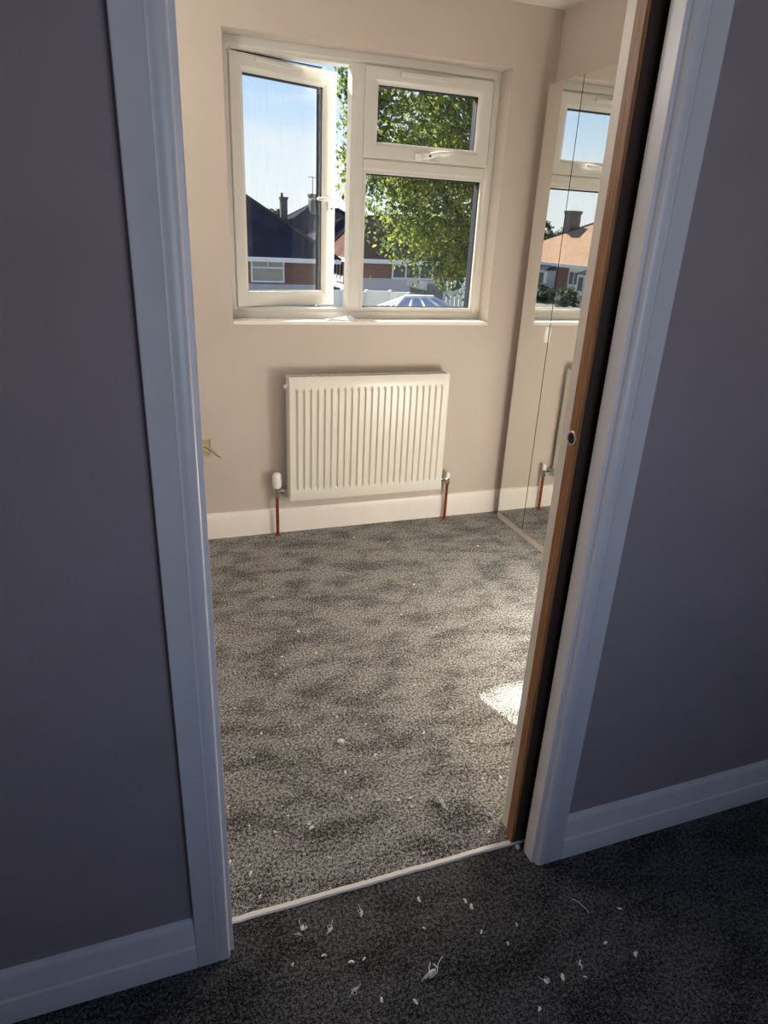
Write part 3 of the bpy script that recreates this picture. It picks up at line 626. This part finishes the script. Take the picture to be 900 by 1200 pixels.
def house(name, label, x0, x1, y0, y1, eave, pitch, axis, roofm, wallm, lower=None, lowz=None, windows=(), side_windows=(), chimneys=(), hipl=None, ov=0.35):
    """hipped bungalow; windows: (xa, xb, za, zb, lights) on the front, side_windows the same along y on side 'L' or 'R'"""
    h = thing(name, (x0, y0, GZ)); tag(h, label, 'house', 'houses beyond the gardens')
    if lower is None:
        MB().box(x0, x1, y0, y1, GZ, eave).build('wall', wallm, h)
    else:
        MB().box(x0, x1, y0, y1, lowz, eave).build('wall', wallm, h)
        MB().box(x0 - 0.03, x1 + 0.03, y0 - 0.03, y1 + 0.03, GZ, lowz).build('rendered_wall', lower, h)
    X0, X1, Y0, Y1 = x0 - ov, x1 + ov, y0 - ov, y1 + ov
    t = math.tan(math.radians(pitch))
    if axis == 'x':
        hw = (Y1 - Y0) / 2; rz = eave + hw * t; r0 = (X0 + (hipl or hw), Y0 + hw, rz); r1 = (X1 - hw, Y0 + hw, rz)
    else:
        hw = (X1 - X0) / 2; rz = eave + hw * t; r0 = (X0 + hw, Y0 + hw, rz); r1 = (X0 + hw, Y1 - hw, rz)
    vs = [(X0, Y0, eave), (X1, Y0, eave), (X1, Y1, eave), (X0, Y1, eave), r0, r1]
    fs = [(0, 1, 5, 4), (1, 2, 5), (2, 3, 4, 5), (3, 0, 4), (3, 2, 1, 0)] if axis == 'x' else [(0, 1, 4), (1, 2, 5, 4), (2, 3, 5), (3, 0, 4, 5), (3, 2, 1, 0)]
    rf = MB().add(vs, fs).build('roof', roofm, h)
    b = MB()
    ends = ((0, 4), (3, 4), (1, 5), (2, 5)) if axis == 'x' else ((0, 4), (1, 4), (2, 5), (3, 5))
    for i, j in ends: b.cyl(vs[i], vs[j], 0.09, n=6)
    b.cyl(r0, r1, 0.10, n=6)
    b.build('ridge_tiles', M_hip, rf)
    fa = MB(); fa.box(X0, X1, Y0 - 0.03, Y0 + 0.02, eave - 0.20, eave + 0.02); fa.box(X0, X1, Y1 - 0.02, Y1 + 0.03, eave - 0.20, eave + 0.02)
    fa.box(X0 - 0.03, X0 + 0.02, Y0, Y1, eave - 0.20, eave + 0.02); fa.box(X1 - 0.02, X1 + 0.03, Y0, Y1, eave - 0.20, eave + 0.02)
    fa.build('fascia', M_fascia, h)
    MB().box(X0 + 0.02, X1 - 0.02, Y0 + 0.02, Y1 - 0.02, eave - 0.14, eave - 0.10).build('soffit', M_fascia, h)
    for (xa, xb_, za, zb, cols, toplight) in windows:
        w = MB().ring(xa, xb_, za, zb, [(0, y0 + 0.02), (0, y0 - 0.06), (0.09, y0 - 0.06), (0.09, y0 + 0.02)])
        tz = zb - (zb - za) * toplight
        if toplight: w.box(xa + 0.05, xb_ - 0.05, y0 - 0.055, y0 + 0.02, tz - 0.04, tz + 0.04)
        for c in range(1, cols):
            xx = xa + (xb_ - xa) * c / cols; w.box(xx - 0.04, xx + 0.04, y0 - 0.055, y0 + 0.02, (tz if toplight else za) + 0.01, zb - 0.01)
        wo_ = w.build('window', M_fascia, h)
        if toplight:
            MB().box(xa + 0.09, xb_ - 0.09, y0 - 0.02, y0 - 0.01, za + 0.09, tz - 0.04).build('pane', M_hpane, wo_)
        for c in range(cols):
            xx0 = xa + (xb_ - xa) * c / cols + 0.05; xx1 = xa + (xb_ - xa) * (c + 1) / cols - 0.05
            MB().box(xx0, xx1, y0 - 0.02, y0 - 0.01, (tz + 0.04) if toplight else za + 0.09, zb - 0.09).build('pane', M_hpane, wo_)
    for (side, ya, yb, za, zb, cols) in side_windows:
        X = x0 if side == 'L' else x1; s = -1 if side == 'L' else 1
        w = MB()
        for q0, q1, w0, w1 in ((ya, yb, za, za + 0.09), (ya, yb, zb - 0.09, zb)): w.box(min(X, X + s * 0.06), max(X, X + s * 0.06), q0, q1, w0, w1)
        for c in range(cols + 1):
            yy = ya + (yb - ya) * c / cols; w.box(min(X, X + s * 0.055), max(X, X + s * 0.055), yy - 0.05, yy + 0.05, za + 0.001, zb - 0.001)
        wo_ = w.build('window', M_fascia, h)
        for c in range(cols):
            y_0 = ya + (yb - ya) * c / cols + 0.05; y_1 = ya + (yb - ya) * (c + 1) / cols - 0.05
            MB().box(min(X + s * 0.01, X + s * 0.02), max(X + s * 0.01, X + s * 0.02), y_0, y_1, za + 0.09, zb - 0.09).build('pane', M_hpane, wo_)
    for (cx, cy, w_, zt, pots) in chimneys:
        ch = MB().box(cx - w_ / 2, cx + w_ / 2, cy - w_ / 2, cy + w_ / 2, eave + 0.3, zt).build('chimney', M_chim, h)
        MB().box(cx - w_ / 2 - 0.06, cx + w_ / 2 + 0.06, cy - w_ / 2 - 0.06, cy + w_ / 2 + 0.06, zt - 0.22, zt).build('chimney_cap', M_chim, ch)
        for k in range(pots):
            px = cx - w_ / 4 + (w_ / 2) * (k / max(1, pots - 1))
            MB().lathe((px, cy, zt), (0, 0, 1), [(-0.05, 0.12), (0.25, 0.10), (0.28, 0.12), (0.32, 0.12)], 10).build('chimney_pot', M_roofr, ch)
    return h

hA = house('bungalow', 'bungalow with large dark hipped roof and wide window, seen through the open casement', -2.0, 10.05, 36.0, 48.0, -0.05, 35, 'x', M_rooff, M_brick, M_render, -1.36,
           windows=((5.66, 7.42, -1.28, -0.17, 2, 0.34), (1.0, 2.8, -1.28, -0.17, 2, 0.34)))
hB = house('bungalow', 'brick bungalow half hidden behind the leafy tree, its side roof sunlit', 11.15, 23.0, 36.0, 41.0, 0.05, 37, 'x', M_roofr, M_brick, M_render, -0.93,
           hipl=1.55, windows=((13.45, 15.95, -0.95, -0.12, 3, 0.0),), side_windows=(('L', 37.6, 39.0, -1.3, -0.2, 2),))
dp = MB().cyl((10.98, 36.3, GZ), (10.98, 36.3, 0.0), 0.07, n=8); dp.cyl((10.98, 36.3, -1.6), (11.15, 36.3, -1.6), 0.05, n=6)
dp.build('downpipe', M_blackp, hB)
MB().box(16.55, 16.75, 35.9, 36.02, -2.6, -0.15).build('white_post', M_fascia, hB)
hC = house('bungalow', 'far dark roofed bungalow with a tall chimney and tv aerial', 10.6, 23.5, 60.0, 72.0, 0.0, 31, 'x', M_rooff, M_render,
           chimneys=((16.1, 64.6, 0.98, 4.35, 0), (13.4, 65.5, 0.6, 4.0, 1)))
ae = MB().cyl((15.9, 64.6, 4.3), (15.9, 64.6, 5.8), 0.035, n=6); ae.cyl((15.5, 64.6, 5.72), (16.5, 64.6, 5.72), 0.03, n=6)
for k in range(5): ae.cyl((15.55 + k * 0.2, 64.35, 5.72), (15.55 + k * 0.2, 64.85, 5.72), 0.015, n=5)
ae.build('tv_aerial', M_metal, hC)
hC3 = house('bungalow', 'low roof between the two nearer bungalows, a lit hip at its left', 12.0, 20.5, 50.0, 57.0, 0.0, 30, 'x', M_rooff, M_render)
BUSHES = []
# houses that show in the wardrobe mirror
hD = house('bungalow', 'white bungalow with sunlit tan roof reflected in the wardrobe mirror', -41.0, -26.3, 36.5, 54.0, -0.1, 27, 'y', M_roofd, M_whiter,
           windows=((-31.5, -29.0, -1.4, -0.3, 3, 0.0),), side_windows=(('R', 41.6, 42.9, -1.5, -0.5, 2), ('R', 50.6, 52.2, -1.5, -0.35, 2)),
           chimneys=((-30.9, 50.4, 0.95, 3.75, 0),))
for ya, yb in ((38.0, 40.6), (44.6, 48.4)):      # projecting bays with their own little roofs
    by_ = MB().box(-26.3, -25.4, ya, yb, GZ, -0.62).build('bay', M_whiter, hD)
    MB().add([(-26.3, ya - 0.15, -0.62), (-25.2, ya - 0.15, -0.62), (-25.2, yb + 0.15, -0.62), (-26.3, yb + 0.15, -0.62), (-26.3, ya + 0.35, -0.12), (-26.3, yb - 0.35, -0.12)],
             [(0, 1, 4), (1, 2, 5, 4), (2, 3, 5), (3, 0, 4, 5), (3, 2, 1, 0)]).build('bay_roof', M_rooff, hD)
    for k in range(3):
        y_0 = ya + 0.15 + k * (yb - ya - 0.2) / 3; y_1 = y_0 + (yb - ya - 0.2) / 3 - 0.1
        bw = MB().box(-25.41, -25.36, y_0, y_1, -1.75, -0.72).build('window', M_fascia, hD)
        MB().box(-25.365, -25.345, y_0 + 0.08, y_1 - 0.08, -1.67, -0.80).build('pane', M_hpane, bw)
    MB().box(-26.2, -25.5, ya - 0.06, ya - 0.002, -1.75, -0.72).build('window', M_fascia, hD)
MB().box(-26.3, -26.24, 43.0, 44.5, -1.9, -0.35).build('brick_panel', M_brick, hD)
MB().cyl((-26.2, 44.5, GZ), (-26.2, 44.5, -0.2), 0.06, n=8).build('downpipe', M_metal, hD)
for k, (x, y) in enumerate(((-24.4, 43.2), (-24.2, 48.9), (-24.0, 39.4))):
    bs_ = thing('garden_bush', (x, y, GZ)); tag(bs_, ('dark garden bush between the white bays, reflected in the mirror', 'dark garden bush left of the white bay in the mirror reflection', 'dark garden bush right of the white bay in the mirror reflection')[k], 'bush', 'bushes in front of the white bungalow')
    BUSHES.append((bs_, x, y))

# garden fence of white panels
fe = thing('panel_fence', (11.0, 24.0, GZ)); tag(fe, 'white panelled garden fence in front of the brick bungalow', 'fence')
px0, nP, pw = 6.2, 8, 0.95
for i in range(nP):
    x = px0 + i * pw
    MB().box(x + 0.05, x + pw - 0.05, 24.0, 24.05, GZ, -0.62 - 0.03 * (i % 2)).build('panel', M_fence, fe)
for i in range(nP + 1):
    x = px0 + i * pw
    MB().box(x - 0.05, x + 0.05, 23.96, 24.08, GZ, -0.58).build('post', M_fence, fe)
# taller board fence at the right
bf = thing('board_fence', (10.5, 21.0, GZ)); tag(bf, 'pale upright board fence right of the grey shed', 'fence')
bmesh0 = None
for i in range(18):
    x = 9.86 + i * 0.16
    bd = MB().box(x, x + 0.145, 21.0, 21.03, GZ, 0.05 + 0.04 * ((i * 7) % 3)); bd.build('board', M_fence, bf)
MB().box(9.82, 12.72, 21.03, 21.10, -0.4, -0.3).build('rail', M_fence, bf); MB().box(9.82, 12.72, 21.03, 21.10, -2.0, -1.9).build('rail', M_fence, bf)
# shed
sh = thing('garden_shed', (9.0, 20.5, GZ)); tag(sh, 'small grey shed between the two pale fences', 'shed')
MB().box(8.88, 9.42, 20.0, 21.6, GZ, -0.25).build('shed_wall', M_shed, sh)
MB().prism([(8.80, -0.25), (9.50, -0.25), (9.50, -0.10), (8.80, 0.0)], 1, 19.9, 21.7).build('shed_roof', M_shed, sh)
# conservatory roof
cv = thing('conservatory', (6.0, 14.0, GZ)); tag(cv, 'white framed conservatory with blue glazed hipped roof below the window', 'conservatory')
bx0, bx1, by0, by1, bz = 4.25, 8.25, 12.6, 15.8, -0.85
ra, rb = (5.85, 14.2, 0.06), (6.55, 14.2, 0.06)
def lerp(a, b_, t): return tuple(a[i] + (b_[i] - a[i]) * t for i in range(3))
q = [(bx0, by0, bz), (bx1, by0, bz), (bx1, by1, bz), (bx0, by1, bz)]
cb = MB().box(bx0, bx1, by0, by1, GZ, bz - 0.12); cb.build('conservatory_wall', M_cwhite, cv)
MB().box(bx0 - 0.08, bx1 + 0.08, by0 - 0.08, by1 + 0.08, bz - 0.12, bz - 0.01).build('eaves_beam', M_cwhite, cv)
def slope(e0, e1, t0, t1, n):
    for k in range(n):
        a0, a1 = lerp(e0, e1, k / n), lerp(e0, e1, (k + 1) / n); c0, c1 = lerp(t0, t1, k / n), lerp(t0, t1, (k + 1) / n)
        dn = Vector((0, 0, -0.03))
        vv = [a0, a1, c1, c0]; vv2 = [tuple(Vector(v) + dn) for v in vv]
        MB().add(vv + vv2, [(0, 1, 2, 3), (7, 6, 5, 4), (0, 4, 5, 1), (1, 5, 6, 2), (2, 6, 7, 3), (3, 7, 4, 0)]).build('roof_pane', M_poly, cv)
    for k in range(n + 1):
        MB().cyl(lerp(e0, e1, k / n), lerp(t0, t1, k / n), 0.035, n=6).build('glazing_bar', M_cwhite, cv)
slope(q[0], q[1], ra, rb, 4); slope(q[1], q[2], rb, rb, 3); slope(q[2], q[3], rb, ra, 4); slope(q[3], q[0], ra, ra, 3)
MB().cyl(ra, rb, 0.05, n=8).build('ridge', M_cwhite, cv)

# trees
def foliage(name, parent, material, blobs, count, size, seed, clump=0.28, per=26):
    rnd = random.Random(seed); b = MB(); tot = sum(w for *_, w in blobs)
    for (c, r, w) in blobs:
        cl_ = min(clump, r[0] * 0.5)
        k = int(count * w / tot / per)
        for _ in range(k):
            while True:
                p = Vector((rnd.uniform(-1, 1), rnd.uniform(-1, 1), rnd.uniform(-1, 1)))
                if 0.12 < p.length < 1: break
            p = p.normalized() * (p.length ** 0.45)
            cc = Vector((c[0] + p.x * r[0], c[1] + p.y * r[1], c[2] + p.z * r[2]))
            for _ in range(per):
                q_ = cc + Vector((rnd.gauss(0, cl_), rnd.gauss(0, cl_), rnd.gauss(0, cl_ * 0.8)))
                n_ = Vector((rnd.gauss(0, 1), rnd.gauss(0, 1), rnd.gauss(0.5, 1))).normalized()
                a = n_.orthogonal().normalized(); a = (Matrix.Rotation(rnd.uniform(0, 6.28), 3, n_) @ a); d = n_.cross(a)
                s = size * rnd.uniform(0.6, 1.3)
                o_ = len(b.v)
                b.v += [tuple(q_ - a * s), tuple(q_ + d * s * 0.55 - n_ * s * 0.12), tuple(q_ + a * s), tuple(q_ - d * s * 0.55 - n_ * s * 0.12)]
                b.f.append((o_, o_ + 1, o_ + 2, o_ + 3))
    me = bpy.data.meshes.new(name); o = bpy.data.objects.new(name, me); C.objects.link(o)
    po = Vector(parent['_o'])
    me.from_pydata([tuple(Vector(v) - po) for v in b.v], [], b.f); me.update(); me.materials.append(material)
    o.parent = parent; o['kind'] = 'stuff'; o['_o'] = parent['_o']
    return o
tr = thing('leafy_tree', (6.6, 11.5, GZ)); tag(tr, 'large leafy green tree filling the right side of the window', 'tree')
MB().tube([(6.6, 11.5, GZ - 0.05), (6.55, 11.5, -0.8), (6.35, 11.4, 1.0), (6.0, 11.3, 3.0), (5.8, 11.2, 5.2)], [0.24, 0.19, 0.16, 0.11, 0.04], 10).build('trunk', M_bark, tr, smooth=True)
for k, (a, b2) in enumerate((((6.4, 11.4, 0.6), (5.2, 10.9, 1.7)), ((6.3, 11.4, 1.2), (4.5, 10.6, 2.6)), ((6.1, 11.3, 2.2), (4.3, 10.8, 3.9)), ((6.2, 11.35, 1.8), (7.4, 11.6, 3.2)), ((6.0, 11.3, 3.0), (5.0, 11.2, 5.0)))):
    MB().tube([a, lerp(a, b2, 0.5), b2], [0.085, 0.06, 0.02], 7).build('branch', M_bark, tr, smooth=True)
foliage('foliage', tr, M_leaf, [((4.75, 10.7, 3.6), (1.15, 1.2, 1.5), 1.0), ((5.4, 11.0, 2.0), (1.25, 1.3, 1.15), 1.15), ((6.3, 11.3, 2.8), (1.5, 1.4, 2.1), 1.5), ((5.6, 11.0, 4.9), (1.7, 1.5, 1.2), 0.9), ((3.56, 10.6, 3.15), (0.28, 0.4, 1.30), 0.34), ((5.35, 10.6, 0.88), (0.30, 0.3, 0.28), 0.05)], 40000, 0.050, 5)
sb = thing('dark_shrub', (10.4, 19.5, GZ)); tag(sb, 'dark shrub in front of the pale board fence', 'shrub')
MB().tube([(10.4, 19.5, GZ), (10.4, 19.5, -1.2)], [0.06, 0.03], 6).build('stem', M_bark, sb)
for bs_, x, y in BUSHES:
    MB().tube([(x, y, GZ), (x, y, GZ + 0.7)], [0.05, 0.03], 6).build('stem', M_bark, bs_)
    foliage('foliage', bs_, M_leafd, [((x, y, GZ + 0.6), (0.8, 0.7, 0.55), 1.0)], 700, 0.12, int(y), 0.15)
foliage('foliage', sb, M_leafd, [((10.6, 19.2, -1.2), (0.6, 0.4, 0.7), 1.0)], 1400, 0.09, 8, 0.15)
# distant tree line
rnd = random.Random(3)
farspots = [(14 + i * 7.0 + rnd.uniform(-.4, .4), 104 + rnd.uniform(0, 10)) for i in range(6)] + [(-84 + i * 7.0 + rnd.uniform(-.4, .4), 100 + rnd.uniform(0, 10)) for i in range(5)]
for i, (x, y) in enumerate(farspots):
    hgt = rnd.uniform(5.8, 7.2)
    t_ = thing('distant_tree', (x, y, GZ)); tag(t_, 'hazy green tree on the skyline behind the far chimneys' if x > 0 else 'hazy green tree on the skyline above the mirrored tan roof', 'tree', 'trees on the far skyline' if x > 0 else 'skyline trees in the mirror')
    MB().cyl((x, y, GZ), (x, y, GZ + hgt * 0.5), 0.25, 0.12, n=6).build('trunk', M_bark, t_)
    foliage('foliage', t_, M_far, [((x, y, GZ + hgt * 0.62), (2.5, 2.2, hgt * 0.36), 1.0)], 1500, 0.3, 100 + i, 0.3, 18)

for o in list(bpy.data.objects):
    if '_o' in o: del o['_o']
